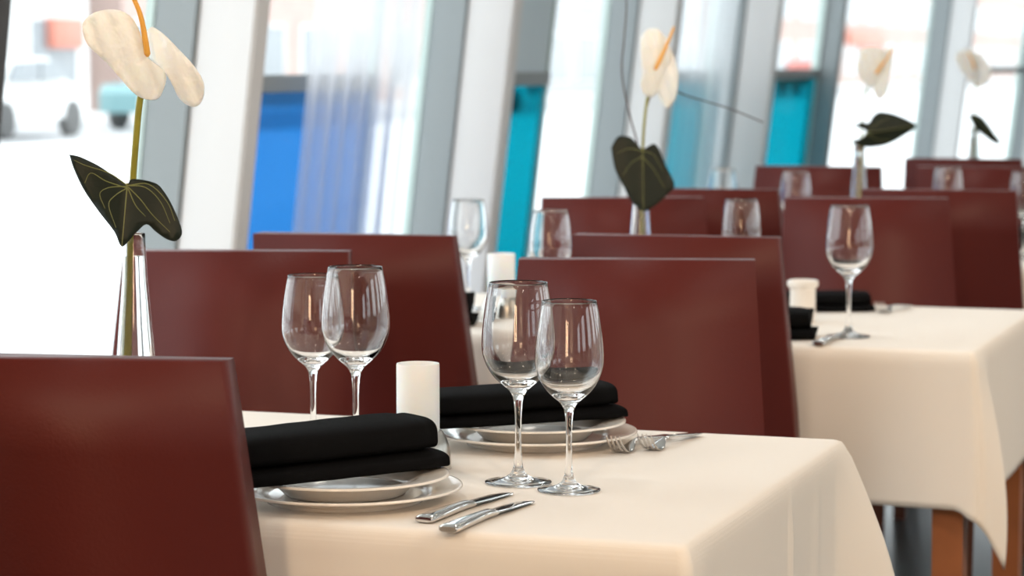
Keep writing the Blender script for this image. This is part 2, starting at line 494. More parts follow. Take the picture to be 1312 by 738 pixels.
def car(label, loc, rz, paint):
    t = thing('parked_car', label, 'car', loc, rz, 'cars parked across the street')
    prof = [(-2.1, 0.35), (-2.12, 0.75), (-1.95, 0.92), (-1.2, 1.0), (-0.75, 1.42), (0.75, 1.46), (1.45, 1.02), (2.0, 0.92), (2.12, 0.7), (2.1, 0.35)]
    bm = bmesh.new()
    rings = []
    for w, s in ((-0.85, 0.97), (-0.80, 1.0), (0.80, 1.0), (0.85, 0.97)):
        rings.append([(x * s, w * (1 if z < 1.0 else 0.82), 0.3 + (z - 0.3) * s) for x, z in prof])
    loft(bm, rings)
    from_bm('body', bm, paint, t, sharp=30)
    for s in (-1, 1):
        bm = bmesh.new()
        pts = [(-0.98, 1.03), (-0.68, 1.36), (0.02, 1.39), (0.02, 1.03)]
        loft(bm, [[(x, s * 0.74, z) for x, z in pts], [(x, s * 0.86, z) for x, z in pts]]); from_bm('side_window', bm, 'dark_glass', t)
        bm = bmesh.new()
        pts = [(0.1, 1.03), (0.1, 1.39), (0.68, 1.38), (1.25, 1.05)]
        loft(bm, [[(x, s * 0.74, z) for x, z in pts], [(x, s * 0.86, z) for x, z in pts]]); from_bm('side_window', bm, 'dark_glass', t)
        for xw in (-1.3, 1.35):
            bm = bmesh.new(); lathe(bm, [(0, -0.1), (0.2, -0.1), (0.33, -0.09), (0.34, 0), (0.33, 0.09), (0.2, 0.1), (0, 0.1)], 20)
            o = from_bm('wheel', bm, 'tyre', t); o.location = (xw, s * 0.79, 0.34); o.rotation_euler = (R(90), 0, 0)
    return t
car('white car parked before the white shop building', (-24.0, 41.0, -0.11), R(93), 'car_white')
car('teal car parked beyond the white car', (-24.0, 48.5, -0.11), R(90), 'car_teal')
car('white car parked before the pink brick building', (-24.0, 66.0, -0.11), R(88), 'car_white')
car('red car parked before the grey building', (-24.0, 108.0, -0.11), R(90), 'car_red')

# ------------------------------------------------------------------ tables
TX0, TX1, TPITCH = -2.14, -0.69, 1.905
TY0, TY1 = 2.555, 3.365
def make_table(yoff, where):
    cx, cyy = (TX0 + TX1) / 2, (TY0 + TY1) / 2 + yoff
    a, b = (TX1 - TX0) / 2 - 0.012, (TY1 - TY0) / 2 - 0.012
    t = thing('dining_table', 'orange brown wooden dining table under the cloth, ' + where, 'table', (cx, cyy, 0), group='dining tables in a row')
    obox('tabletop', (-a, -b, 0.715), (a, b, 0.745), 'wood', t, 0.003)
    obox('apron', (-a + 0.03, -b + 0.03, 0.64), (a - 0.03, b - 0.03, 0.714), 'wood', t)
    for sx in (-1, 1):
        for sy in (-1, 1):
            w = 0.028
            bm = bmesh.new()
            loft(bm, [[(sx * (a - 0.035) + p * w * s, sy * (b - 0.035) + q * w * s, z) for p, q in ((-1, -1), (1, -1), (1, 1), (-1, 1))] for z, s in ((0.0, 0.92), (0.64, 1.0))])
            from_bm('leg', bm, 'wood', t)
    return t

def make_cloth(yoff, label, seed, lobes, drop=0.277, crease=None):
    """a cloth laid over the table: flat top, rounded edge, hanging sides and a fold at each corner"""
    rnd = random.Random(seed)
    cx, cyy = (TX0 + TX1) / 2, (TY0 + TY1) / 2 + yoff
    a, b = (TX1 - TX0) / 2, (TY1 - TY0) / 2
    rc = 0.012
    P = []                                             # (x, y, nx, ny, corner index or None, distance to nearest corner)
    corners = [(a, b), (-a, b), (-a, -b), (a, -b)]
    def side(p, q, n, nx, ny):
        for i in range(n):
            u = i / n
            P.append((p[0] + (q[0] - p[0]) * u, p[1] + (q[1] - p[1]) * u, nx, ny))
    def arc(cxx, cyx, a0, n=10):
        for i in range(n):
            an = a0 + (math.pi / 2) * i / n
            P.append((cxx + rc * math.cos(an), cyx + rc * math.sin(an), math.cos(an), math.sin(an)))
    arc(a - rc, b - rc, 0)
    side((a - rc, b), (-a + rc, b), 150, 0, 1)
    arc(-a + rc, b - rc, math.pi / 2)
    side((-a, b - rc), (-a, -b + rc), 110, -1, 0)
    arc(-a + rc, -b + rc, math.pi)
    side((-a + rc, -b), (a - rc, -b), 150, 0, -1)
    arc(a - rc, -b + rc, 1.5 * math.pi)
    side((a, -b + rc), (a, b - rc), 110, 1, 0)
    waves = [(rnd.uniform(2, 5), rnd.uniform(0, 6.28), rnd.uniform(0.003, 0.007)) for _ in range(4)]
    bm = bmesh.new()
    rings = []
    inset = [(-0.06, 0.0), (-0.03, 0.0), (-0.015, 0.0), (-0.008, -0.0008), (-0.003, -0.003), (0.0, -0.008)]
    NT = 22
    z0 = 0.750
    for ins, dz in inset:
        rings.append([bm.verts.new((x * (a + ins) / a, y * (b + ins) / b, z0 + dz)) for x, y, nx, ny in P])
    for j in range(1, NT + 1):
        t = j / NT
        ring = []
        for x, y, nx, ny in P:
            dbest = 9; ci = 0
            for k, (qx, qy) in enumerate(corners):
                d = math.hypot(x - qx, y - qy)
                if d < dbest: dbest, ci = d, k
            s = (x + y) if abs(nx) < 0.5 else (y - x)
            off = 0.003 + sum(am * (math.sin(fr * 3 * s + ph) + 0.4) for fr, ph, am in waves) * 0.45 * t ** 1.3
            off = max(off, 0.0015)
            ldir, lamp, lw, lextra, lsh = lobes[ci]
            qx, qy = corners[ci][0] + lsh[0], corners[ci][1] + lsh[1]
            dl = abs(x - qx) + abs(y - qy)
            g = max(0.0, 1 - dl / lw)
            g = g * g * (1.6 - 0.6 * g) * 0.4 + g * 0.6
            gt = math.sin(min(1.0, t) * math.pi * 0.62) / math.sin(math.pi * 0.5)
            px = x + nx * off + ldir[0] * lamp * g * gt
            py = y + ny * off + ldir[1] * lamp * g * gt
            gd = g
            if crease and nx > 0.9:
                for yc, wd, am in crease:
                    px += am * math.exp(-((y + cyy - yc) / wd) ** 2) * min(1, t * 4)
            dr = drop + lextra * gd
            ring.append(bm.verts.new((px, py, z0 - 0.008 - (dr - 0.008) * t)))
        rings.append(ring)
    n = len(P)
    for r0, r1 in zip(rings, rings[1:]):
        for k in range(n):
            bm.faces.new((r0[k], r0[(k + 1) % n], r1[(k + 1) % n], r1[k]))
    # flat top as a grid of inner rings down to a strip
    inner = [rings[0]]
    for f in (0.72, 0.42, 0.15):
        inner.append([bm.verts.new((x * f, y * f, z0)) for x, y, nx, ny in P])
    for r0, r1 in zip(inner[1:], inner): 
        for k in range(n):
            bm.faces.new((r0[k], r0[(k + 1) % n], r1[(k + 1) % n], r1[k]))
    bm.faces.new(inner[-1])
    o = from_bm('tablecloth', bm, 'cloth', sharp=None)
    o.location = (cx, cyy, 0)
    sol = o.modifiers.new('thickness', 'SOLIDIFY'); sol.thickness = 0.0014; sol.offset = -1
    tag(o, label, 'tablecloth', 'ivory tablecloths')
    return o

D = 0.7071
Z2 = (0, 0)
LOBES1 = [((0.72, 0.55), 0.105, 0.085, 0.10, Z2), ((-D, D), 0.06, 0.07, 0.09, Z2), ((-D, -D), 0.06, 0.07, 0.09, Z2), ((0.9, -0.3), 0.03, 0.07, 0.09, (0, 0.03))]
LOBES2 = [((D, D), 0.07, 0.07, 0.09, Z2), ((-D, D), 0.06, 0.07, 0.09, Z2), ((-D, -D), 0.06, 0.07, 0.09, Z2), ((0.95, -0.1), 0.055, 0.075, 0.115, (0, 0.05))]
make_table(0, 'nearest the camera')
make_table(TPITCH, 'second from the camera')
make_table(2 * TPITCH, 'third from the camera')
make_table(3 * TPITCH, 'farthest from the camera')
make_cloth(0, 'ivory cloth on the nearest table with plates and cutlery', 11, LOBES1, crease=[(3.02, 0.007, 0.006), (3.17, 0.02, 0.003)])
make_cloth(TPITCH, 'ivory cloth on the second table with hanging pointed corner', 12, LOBES2)
make_cloth(2 * TPITCH, 'ivory cloth on the third table behind the middle chairs', 13, LOBES2)
make_cloth(3 * TPITCH, 'ivory cloth on the farthest table', 14, LOBES2)

# ------------------------------------------------------------------ chairs
CH, CW = 0.95, 0.36
AF, AR, FL = 0.27, 0.20, 0.062
def back_section(d):
    """half width, rear y and front y of the back at depth d below its top edge"""
    return CW / 2 + FL * d, AR * d, 0.052 + AF * min(d, 0.31) + 0.04 * max(0, d - 0.31)

def make_chair():
    t = thing('dining_chair', 'x', 'chair', (0, 0, 0))
    bm = bmesh.new()
    rings = []
    for d in (0.0, 0.1, 0.2, 0.31, 0.42, 0.56):
        w, r, f = back_section(d)
        rings.append([(-w, r, CH - d), (w, r, CH - d), (w, f, CH - d), (-w, f, CH - d)])
    vr = loft(bm, rings)
    es = [e for e in bm.edges if len(e.link_faces) == 2 and e.calc_face_angle() > R(40)]
    bmesh.ops.bevel(bm, geom=es, offset=0.020, segments=5, affect='EDGES', profile=0.55)
    back = from_bm('backrest', bm, 'leather', t, sharp=None)
    # seams along the borders of the two big faces
    for face in (0, 1):
        for s in (-1, 1):
            pts = []
            for d in [0.006 + 0.54 * i / 14 for i in range(15)]:
                w, r, f = back_section(d)
                pts.append((s * (w - 0.003), (r + 0.0035) if face == 0 else (f - 0.0035), CH - d))
            bm = bmesh.new(); tube(bm, pts, 0.0023, 6); from_bm('piping', bm, 'piping', back)
    # seat
    bm = bmesh.new()
    w, r, f = back_section(0.5)
    y0 = f - 0.02
    rings = []
    for z, g in ((0.355, -0.004), (0.36, 0), (0.425, 0.0), (0.447, -0.006), (0.455, -0.022), (0.459, -0.06)):
        rings.append([(sx * (0.205 + g) if True else 0, yy, z) for sx, yy in ((-1, y0 - 0), (1, y0 - 0), (1, y0 + 0.40 + g), (-1, y0 + 0.40 + g))])
    loft(bm, rings)
    es = [e for e in bm.edges if abs((e.verts[0].co - e.verts[1].co).z) > 0.002]
    bmesh.ops.bevel(bm, geom=es, offset=0.015, segments=3, affect='EDGES')
    from_bm('seat', bm, 'leather', t, sharp=50)
    for sx in (-1, 1):
        bm = bmesh.new()
        loft(bm, [[(sx * 0.183 + p * s, y0 + 0.37 + q * s, z) for p, q in ((-1, -1), (1, -1), (1, 1), (-1, 1))] for z, s in ((0, 0.016), (0.358, 0.021))])
        from_bm('leg', bm, 'darkwood', t)
        bm = bmesh.new()
        loft(bm, [[(sx * 0.183 + p * s, yy + q * s, z) for p, q in ((-1, -1), (1, -1), (1, 1), (-1, 1))] for z, s, yy in ((0, 0.016, 0.06), (0.395, 0.021, 0.14))])
        from_bm('leg', bm, 'darkwood', t)
    return t

chair0 = make_chair()
used = [False]
def place_chair(label, corner, kind, phi):
    """kind 'away': seat points away from the camera, corner = its front top right corner;
    kind 'towards': seat points to the camera, corner = the rear top corner at the right of the picture"""
    if not used[0]: o = chair0; used[0] = True
    else: o = copy_tree(chair0)
    rz = phi if kind == 'away' else math.pi + phi
    lx, ly = (CW / 2, 0.052) if kind == 'away' else (-CW / 2, 0.0)
    c, s = math.cos(rz), math.sin(rz)
    o.location = (corner[0] - (c * lx - s * ly), corner[1] - (s * lx + c * ly), 0)
    o.rotation_euler = (0, 0, rz)
    tag(o, label, 'chair', 'maroon leather dining chairs')
    return o
place_chair('nearest maroon leather chair at the front left, seen from behind', (-1.120, 2.375), 'away', R(9))
place_chair('maroon chair facing the camera behind the tall flower vase at left', (-1.590, 3.815), 'towards', R(15))
place_chair('maroon chair turned away behind the two left wine glasses', (-1.553, 4.205), 'away', R(4))
place_chair('maroon chair facing the camera behind the two front wine glasses', (-0.935, 3.850), 'towards', R(14))
place_chair('maroon chair turned away just behind the one facing the front glasses', (-1.010, 4.350), 'away', R(4))
place_chair('maroon chair facing the camera behind the heart leaf of the middle flower', (-1.484, 5.600), 'towards', R(22))
place_chair('maroon chair turned away to the right of the middle flower vase', (-1.395, 5.990), 'away', R(4))
place_chair('maroon chair facing the camera behind the lone wine glass on second table', (-0.955, 5.735), 'towards', R(14))
place_chair('dark maroon chair turned away at the right edge behind the second table', (-0.855, 6.120), 'away', R(5))
place_chair('distant maroon chair below the cyan window pane', (-1.42, 7.39), 'towards', R(4))
place_chair('distant maroon chair at right beside the fourth vase', (-0.97, 7.50), 'towards', R(6))
place_chair('farthest maroon chair under the right windows', (-1.12, 8.13), 'away', R(2))

# ------------------------------------------------------------------ tableware
def glass_profile():
    outer = [(0.0, 0.0), (0.0370, 0.0), (0.0392, 0.0004), (0.0400, 0.0016), (0.0387, 0.0030), (0.030, 0.0042), (0.019, 0.0064), (0.0105, 0.0110), (0.0062, 0.019), (0.0046, 0.031), (0.0040, 0.045),
             (0.0038, 0.060), (0.0040, 0.078), (0.0047, 0.092), (0.0064, 0.103), (0.0108, 0.1112), (0.0198, 0.1190), (0.0298, 0.1288), (0.0378, 0.1415), (0.0424, 0.1550), (0.0436, 0.1670), (0.0429, 0.183),
             (0.0408, 0.203), (0.0377, 0.224), (0.0347, 0.2392), (0.0343, 0.2400)]
    inner = [(0.0338, 0.2392), (0.0368, 0.224), (0.0399, 0.203), (0.0419, 0.183), (0.0425, 0.167), (0.0412, 0.1555), (0.0363, 0.1430), (0.0280, 0.1315), (0.0170, 0.1240), (0.0065, 0.1210), (0.0, 0.1206)]
    return outer, inner
def make_glass():
    t = thing('wine_glass', 'x', 'glass')
    outer, inner = glass_profile()
    o = [(max(p[0], 0), p[1]) for p in catmull([(r, z, 0) for r, z in outer[1:]], 3)]
    i = [(max(p[0], 0), p[1]) for p in catmull([(r, z, 0) for r, z in inner], 3)]
    i[-1] = (0, i[-1][1])
    def split(zz): return min(range(len(o)), key=lambda k: abs(o[k][1] - zz) if o[k][0] < 0.02 else 9)
    ka, kb = split(0.022), split(0.095)
    for name, prof in (('foot', [(0, 0.0026), (0.012, 0.0024), (0.024, 0.0015), (0.033, 0.0004), (0.036, 0.0)] + o[1:ka + 1]), ('stem', o[ka:kb + 1]), ('bowl', o[kb:] + i)):
        bm = bmesh.new(); lathe(bm, prof, 64)
        # keep the winding outward: lathe order already runs bottom to top on the outside
        me = bpy.data.meshes.new(name)
        bm.to_mesh(me); bm.free()
        me.materials.append(M['glass']); me.shade_smooth()
        link(bpy.data.objects.new(name, me), t)
    return t
glass0 = make_glass()
gused = [False]
def place_glass(label, x, y, big=True, z=0.7502):
    if not gused[0]: o = glass0; gused[0] = True
    else: o = copy_tree(glass0)
    s = 1.0 if big else 0.93
    o.location = (x, y, z); o.scale = (s, s, s)
    o.rotation_euler = (0, 0, random.uniform(0, 6))
    tag(o, label, 'wine glass', 'wine glasses on the tables')
place_glass('taller empty wine glass at the middle front, left of the pair', -0.985, 2.875, True)
place_glass('shorter empty wine glass at the middle front, right of the pair', -0.911, 2.842, False)
place_glass('taller empty wine glass right of the left pair, before the dark chair', -1.258, 3.030, True)
place_glass('shorter empty wine glass left of the left pair', -1.340, 3.082, False)
place_glass('lone empty wine glass standing on the second table at right', -0.947, 4.625, True)
place_glass('half hidden wine glass before the white column, left of the cyan pane', -1.781, 4.885, False)
place_glass('half hidden wine glass in front of the cyan pane', -1.505, 4.580, False)
place_glass('wine glass bowl showing over the chair behind the middle flower', -1.261, 5.076, False)
place_glass('distant wine glass showing before the cyan pane right of middle', -1.454, 6.420, False)
place_glass('faint distant wine glass under the sheer curtain', -1.671, 6.52, False)
place_glass('distant wine glass between the third and fourth flowers', -1.131, 6.80, False)
place_glass('wine glass cut by the right edge of the picture', -0.904, 6.623, False)

def make_plate(kind):
    if kind == 'under':
        prof = [(0, 0.004), (0.082, 0.004), (0.085, 0.0), (0.090, 0.0), (0.094, 0.005), (0.115, 0.011), (0.133, 0.0150), (0.1350, 0.0163), (0.1348, 0.0176), (0.132, 0.0180), (0.112, 0.0142), (0.094, 0.0090), (0.086, 0.0074), (0, 0.0070)]
    else:
        prof = [(0, 0.003), (0.062, 0.003), (0.065, 0.0), (0.069, 0.0), (0.073, 0.004), (0.084, 0.0135), (0.090, 0.0168), (0.117, 0.0205), (0.1200, 0.0216), (0.1197, 0.0230), (0.1165, 0.0234), (0.089, 0.0198), (0.081, 0.0155), (0.070, 0.0078), (0.064, 0.0068), (0, 0.0064)]
    bm = bmesh.new(); lathe(bm, [(p[0], p[1]) for p in catmull([(r, z, 0) for r, z in prof], 2)], 72)
    o = from_bm('dinner_plate' if kind == 'under' else 'soup_plate', bm, 'china', sharp=None)
    return o
plates = {'under': make_plate('under'), 'top': make_plate('top')}
pused = {'under': False, 'top': False}
def place_plate(kind, label, x, y, z):
    o = plates[kind]
    if pused[kind]: o = o.copy(); col.objects.link(o)
    pused[kind] = True
    o.location = (x, y, z)
    tag(o, label, 'plate', 'white china plates')

def make_napkin():
    """black cloth napkin folded into two soft rolls, the thicker one on top"""
    t = thing('folded_napkin', 'x', 'napkin')
    rnd = random.Random(5)
    def roll(name, w, h, z, yoff, L, twist, x0):
        bm = bmesh.new()
        rings = []
        N = 26
        for i in range(N + 1):
            u = i / N
            e = min(u, 1 - u) * N
            s = [0.90, 0.985, 1.0][min(2, int(e))]
            x = x0 - L / 2 + L * u
            sec = superellipse(w, h, 36, 3.6)
            ring = []
            for k, (p, q) in enumerate(sec):
                a = 2 * math.pi * k / 36
                rr = 1 + 0.012 * math.sin(3 * a + 7 * u) + 0.010 * math.sin(5 * u * 6 + 2 * a)
                dy = twist * (u - 0.5)
                ring.append((x + 0.002 * math.sin(2 * a), yoff + dy + p * s * rr, z + q * s * rr * (1 + 0.10 * (u - 0.5))))
            rings.append(ring)
        loft(bm, rings)
        return from_bm(name, bm, 'napkin', t, sharp=60)
    roll('lower_fold', 0.056, 0.0105, 0.0105, 0.0, 0.277, 0.0, -0.0265)
    roll('upper_fold', 0.052, 0.0190, 0.0398, 0.004, 0.268, 0.008, -0.031)
    return t
nap0 = make_napkin()
nused = [False]
def place_napkin(label, x, y, z, rz, s=(1, 1, 1)):
    if not nused[0]: o = nap0; nused[0] = True
    else: o = copy_tree(nap0)
    o.location = (x, y, z); o.rotation_euler = (0, 0, rz); o.scale = s
    tag(o, label, 'napkin', 'black napkins on the plates')

def sect_loft(bm, secs, n=16, e=2.8):
    """secs: (x, y centre, z centre, half width, half thickness)"""
    rings = []
    for x, yc, zc, w, h in secs:
        rings.append([(x, yc + p, zc + q) for p, q in superellipse(w, h, n, e)])
    loft(bm, rings)

def make_knife():
    t = thing('table_knife', 'x', 'knife')
    bm = bmesh.new()
    sect_loft(bm, [(0.0, 0, 0.0042, 0.0085, 0.0030), (0.002, 0, 0.0044, 0.0100, 0.0042), (0.012, 0, 0.0048, 0.0102, 0.0046), (0.04, 0, 0.0052, 0.0085, 0.0050), (0.075, 0, 0.0056, 0.0064, 0.0050),
                   (0.100, 0, 0.0058, 0.0056, 0.0046), (0.112, 0, 0.0056, 0.0070, 0.0042), (0.118, 0, 0.0052, 0.0072, 0.0030)], 20, 3.2)
    from_bm('handle', bm, 'steel', t, sharp=45)
    bm = bmesh.new()
    sect_loft(bm, [(0.116, 0, 0.0050, 0.0055, 0.0016), (0.125, 0.001, 0.0046, 0.0085, 0.0013), (0.16, 0.0015, 0.0036, 0.0098, 0.0011), (0.195, 0.0012, 0.0028, 0.0095, 0.0010), (0.212, -0.001, 0.0024, 0.0070, 0.0009), (0.220, -0.004, 0.0022, 0.0022, 0.0007)], 16, 2.0)
    from_bm('blade', bm, 'steel', t, sharp=45)
    return t

def make_fork():
    """handle end at x=0, tines towards +x, curved up at the tips"""
    t = thing('table_fork', 'x', 'fork')
    bm = bmesh.new()
    sect_loft(bm, [(0.0, 0, 0.0040, 0.0075, 0.0012), (0.003, 0, 0.0042, 0.0095, 0.0020), (0.03, 0, 0.0060, 0.0085, 0.0022), (0.07, 0, 0.0100, 0.0050, 0.0022), (0.105, 0, 0.0130, 0.0034, 0.0024), (0.125, 0, 0.0115, 0.0040, 0.0021),
                   (0.138, 0, 0.0070, 0.0085, 0.0015), (0.146, 0, 0.0040, 0.0118, 0.0012), (0.156, 0, 0.0022, 0.0125, 0.0011), (0.163, 0, 0.0021, 0.0126, 0.0011)], 16, 2.6)
    from_bm('handle', bm, 'steel', t, sharp=45)
    for k in range(4):
        yy = -0.0104 + 0.00693 * k
        bm = bmesh.new()
        sect_loft(bm, [(0.161, yy, 0.0021, 0.0021, 0.0011), (0.171, yy, 0.0042, 0.0021, 0.0012), (0.181, yy, 0.0110, 0.0020, 0.0012), (0.189, yy * 0.99, 0.0195, 0.0017, 0.0011), (0.194, yy * 0.98, 0.0275, 0.0008, 0.0007)], 10, 2.4)
        from_bm('tine', bm, 'steel', t)
    return t
knife0, fork0 = make_knife(), make_fork()
cused = {'k': False, 'f': False}
def place_cut(kind, label, x, y, rz, z=0.7505, s=None):
    o = knife0 if kind == 'k' else fork0
    if cused[kind]: o = copy_tree(o)
    cused[kind] = True
    o.location = (x, y, z); o.rotation_euler = (0, 0, rz)
    s = s or (0.95 if kind == 'k' else 0.9)
    o.scale = (s, s * (1.2 if kind == 'k' else 1.0), s)
    tag(o, label, 'knife' if kind == 'k' else 'fork', 'steel table knives' if kind == 'k' else 'steel table forks')

def setting(x, y, who, nap_rz, nz=0.772):
    place_plate('under', 'larger lower white plate ' + who, x, y, 0.7505)
    place_plate('top', 'smaller upper white plate ' + who, x, y, 0.7585)
    return

ZN = 0.7585 + 0.0232
setting(-1.135, 2.700, 'under the front napkin beside the nearest chair', 0)
place_napkin('black folded napkin on the front left plates beside the nearest chair', -1.135, 2.700, ZN, R(55))
setting(-1.070, 3.190, 'behind the two front wine glasses', 0)
place_napkin('black folded napkin on the plates behind the front wine glasses', -1.070, 3.192, ZN, R(44), (1, 1, 0.78))
place_cut('k', 'steel table knife next to the front plate, left of two', -0.995, 2.586, R(83))
place_cut('k', 'steel table knife in the front, right of two', -0.950, 2.540, R(84))
place_cut('f', 'steel table fork nearest the rear plate rim, left of two', -0.916, 3.290, R(-98), s=0.9)
place_cut('f', 'steel table fork right of its twin on the nearest table', -0.884, 3.322, R(-98), s=0.9)

# the second table: napkins laid straight on the cloth
y2 = TPITCH
ZC = 0.7508
place_napkin('black folded napkin at the near side of the second table', -1.110, 4.570, ZC, R(8), (1, 1, 0.9))
place_napkin('black folded napkin at the far side of the second table', -1.085, 5.125, ZC, R(22), (0.72, 1, 0.62))
place_cut('k', 'steel table knife by the foot of the lone wine glass', -0.968, 4.462, R(86))
place_cut('f', 'steel table fork at the far side of the second table', -0.945, 5.235, R(-100))
place_napkin('black folded napkin at the near left of the second table', -1.775, 4.585, ZC, R(12), (1, 1, 1.05))
place_napkin('black folded napkin on the third table at the right edge', -0.99, 3.16 + 2 * y2, ZC, R(30))

def candle_lamp(label, x, y):
    t = thing('candle_lamp', label, 'candle holder', (x, y, 0.7502), group='white candle lamps')
    bm = bmesh.new()
    lathe(bm, [(p[0], p[1]) for p in catmull([(0.001, 0.0, 0), (0.038, 0.0, 0), (0.0405, 0.002, 0), (0.0405, 0.012, 0), (0.038, 0.030, 0), (0.033, 0.042, 0), (0.0285, 0.048, 0), (0.0275, 0.046, 0)], 3)], 48)
    from_bm('metal_base', bm, 'brushed', t, sharp=50)
    bm = bmesh.new()
    lathe(bm, [(0.001, 0.020), (0.0262, 0.020), (0.0266, 0.024), (0.0266, 0.1290), (0.0262, 0.1305), (0.0248, 0.1305), (0.0244, 0.1290), (0.0244, 0.050), (0.001, 0.050)], 48)
    from_bm('frosted_tube', bm, 'frost', t, sharp=50)
    bm = bmesh.new()
    lathe(bm, [(0, 0.051), (0.021, 0.051), (0.021, 0.070), (0.019, 0.072), (0.002, 0.070), (0.001, 0.080), (0, 0.080)], 32)
    from_bm('candle', bm, 'frost', t, sharp=50)
candle_lamp('white frosted candle lamp on steel base behind the front napkin', -1.139, 2.943)
candle_lamp('white frosted candle lamp on the second table before the white column', -1.645, 4.70)

t = thing('sugar_pot', 'small white lipped pot on the second table beside the black napkin', 'pot', (-1.085, 4.86, 0.7502))
bm = bmesh.new()
lathe(bm, [(0, 0), (0.022, 0), (0.0245, 0.003), (0.025, 0.04), (0.0248, 0.066), (0.0295, 0.070), (0.0305, 0.074), (0.0300, 0.080), (0.0275, 0.082), (0.0230, 0.080), (0.0225, 0.010), (0, 0.008)], 40)
from_bm('pot_body', bm, 'china', t, sharp=40)
bm = bmesh.new(); lathe(bm, [(0, 0.060), (0.0215, 0.060), (0.0215, 0.066), (0, 0.068)], 32); from_bm('candle', bm, 'frost', t)

# ------------------------------------------------------------------ flowers
RX = Vector((math.cos(YAW), math.sin(YAW), 0)); DV = Vector((math.sin(YAW), -math.cos(YAW), 0))
def make_vase(label, x, y, sc_=1.0):
    t = thing('glass_vase', label, 'vase', (x, y, 0.7502), group='slender glass vases')
    prof = [(0, 0), (0.036, 0), (0.0385, 0.002), (0.0385, 0.006), (0.034, 0.03), (0.0275, 0.09), (0.0215, 0.16), (0.0165, 0.22), (0.0142, 0.262), (0.0140, 0.280), (0.0134, 0.2815),
            (0.0121, 0.280), (0.0122, 0.262), (0.0143, 0.22), (0.0190, 0.16), (0.0245, 0.09), (0.0300, 0.035), (0.0315, 0.022), (0.028, 0.017), (0, 0.016)]
    bm = bmesh.new(); lathe(bm, prof, 56)
    me = bpy.data.meshes.new('vase_body'); bm.to_mesh(me); bm.free(); me.materials.append(M['vase']); me.shade_smooth(); me.set_sharp_from_angle(angle=R(60))
    body = link(bpy.data.objects.new('vase_body', me), t)
    g = 0.0004
    wp = [(0, 0.0175), (0.0276, 0.0180), (0.0310, 0.0230), (0.0300 - g, 0.035), (0.0245 - g, 0.09), (0.0190 - g, 0.16), (0.0143 - g, 0.22), (0.0127 - g, 0.252), (0, 0.252)]
    bm = bmesh.new(); lathe(bm, wp, 56)
    me = bpy.data.meshes.new('water'); bm.to_mesh(me); bm.free(); me.materials.append(M['water']); me.shade_smooth(); me.set_sharp_from_angle(angle=R(60))
    link(bpy.data.objects.new('water', me), body)
    return t

def sheet(bm, outline, step, depth, smooth=2):
    """filled outline (u right, v up in metres) as a curved surface; depth(u, v) lifts it towards the viewer"""
    pts = [Vector((p[0], p[1], 0)) for p in outline]
    pts = catmull(pts + [pts[0]], 4)[:-1]
    n = len(pts)
    vin = [Vector((p.x, p.y)) for p in pts]
    edges = [(i, (i + 1) % n) for i in range(n)]
    u0, u1 = min(p.x for p in vin), max(p.x for p in vin)
    v0, v1 = min(p.y for p in vin), max(p.y for p in vin)
    def inside(p):
        c = False
        for i in range(n):
            a, b = vin[i], vin[(i + 1) % n]
            if (a.y > p.y) != (b.y > p.y) and p.x < (b.x - a.x) * (p.y - a.y) / (b.y - a.y) + a.x: c = not c
        return c
    extra = []
    j = 0
    v = v0 + step / 2
    while v < v1:
        u = u0 + (step / 2 if j % 2 else step)
        while u < u1:
            p = Vector((u, v))
            if inside(p) and min((p - q).length for q in vin) > step * 0.45: extra.append(p)
            u += step
        v += step * 0.87; j += 1
    co, _, faces, *_ = geometry.delaunay_2d_cdt(vin + extra, edges, [], 1, 1e-6)
    vs = [bm.verts.new(RX * p.x + Vector((0, 0, p.y)) + DV * depth(p.x, p.y)) for p in co]
    for f in faces:
        try: bm.faces.new([vs[i] for i in f])
        except ValueError: pass

class Px:
    """turns outline points measured in picture units into metres about a vase"""
    def __init__(s, xv, yb, scale): s.xv, s.yb, s.s = xv, yb, scale
    def uv(s, p): return ((p[0] - s.xv) / s.s, (s.yb - p[1]) / s.s)
    def lst(s, ps): return [s.uv(p) for p in ps]
def world(uvw): return RX * uvw[0] + Vector((0, 0, uvw[1])) + DV * uvw[2]

def leaf_obj(px, loc, label, outline, joint, tip, veins, fold, petiole, back=0.0, step=0.008):
    t = thing('heart_leaf', label, 'leaf', loc, group='dark green heart leaves')
    J, T = Vector(px.uv(joint)), Vector(px.uv(tip))
    ax = (T - J); L = ax.length; ax.normalize(); nx = Vector((-ax.y, ax.x))
    def depth(u, v):
        p = Vector((u, v)) - J
        a, s = p.dot(ax) / L, p.dot(nx)
        return fold(a, s) + back
    bm = bmesh.new(); sheet(bm, px.lst(outline), step, depth)
    blade = from_bm('leaf_blade', bm, 'leaf', t, sharp=None)
    sol = blade.modifiers.new('thickness', 'SOLIDIFY'); sol.thickness = 0.0012; sol.offset = 0
    for vn in [[joint, tip]] + veins:
        pts = catmull([(*px.uv(p), 0) for p in vn], 5)
        n = len(pts)
        w = [world((p[0], p[1], depth(p[0], p[1]) + 0.0005)) for p in pts]
        bm = bmesh.new(); tube(bm, w, [0.0008 * (1 - 0.6 * i / n) for i in range(n)], 6); from_bm('vein', bm, 'vein', blade)
    if petiole:
        u, v = px.uv(joint)
        pts = [world((u, v, depth(u, v)))] + [world(q) for q in petiole]
        bm = bmesh.new(); tube(bm, catmull(pts, 6), 0.0022, 8); from_bm('petiole', bm, 'stem', t)
    return t

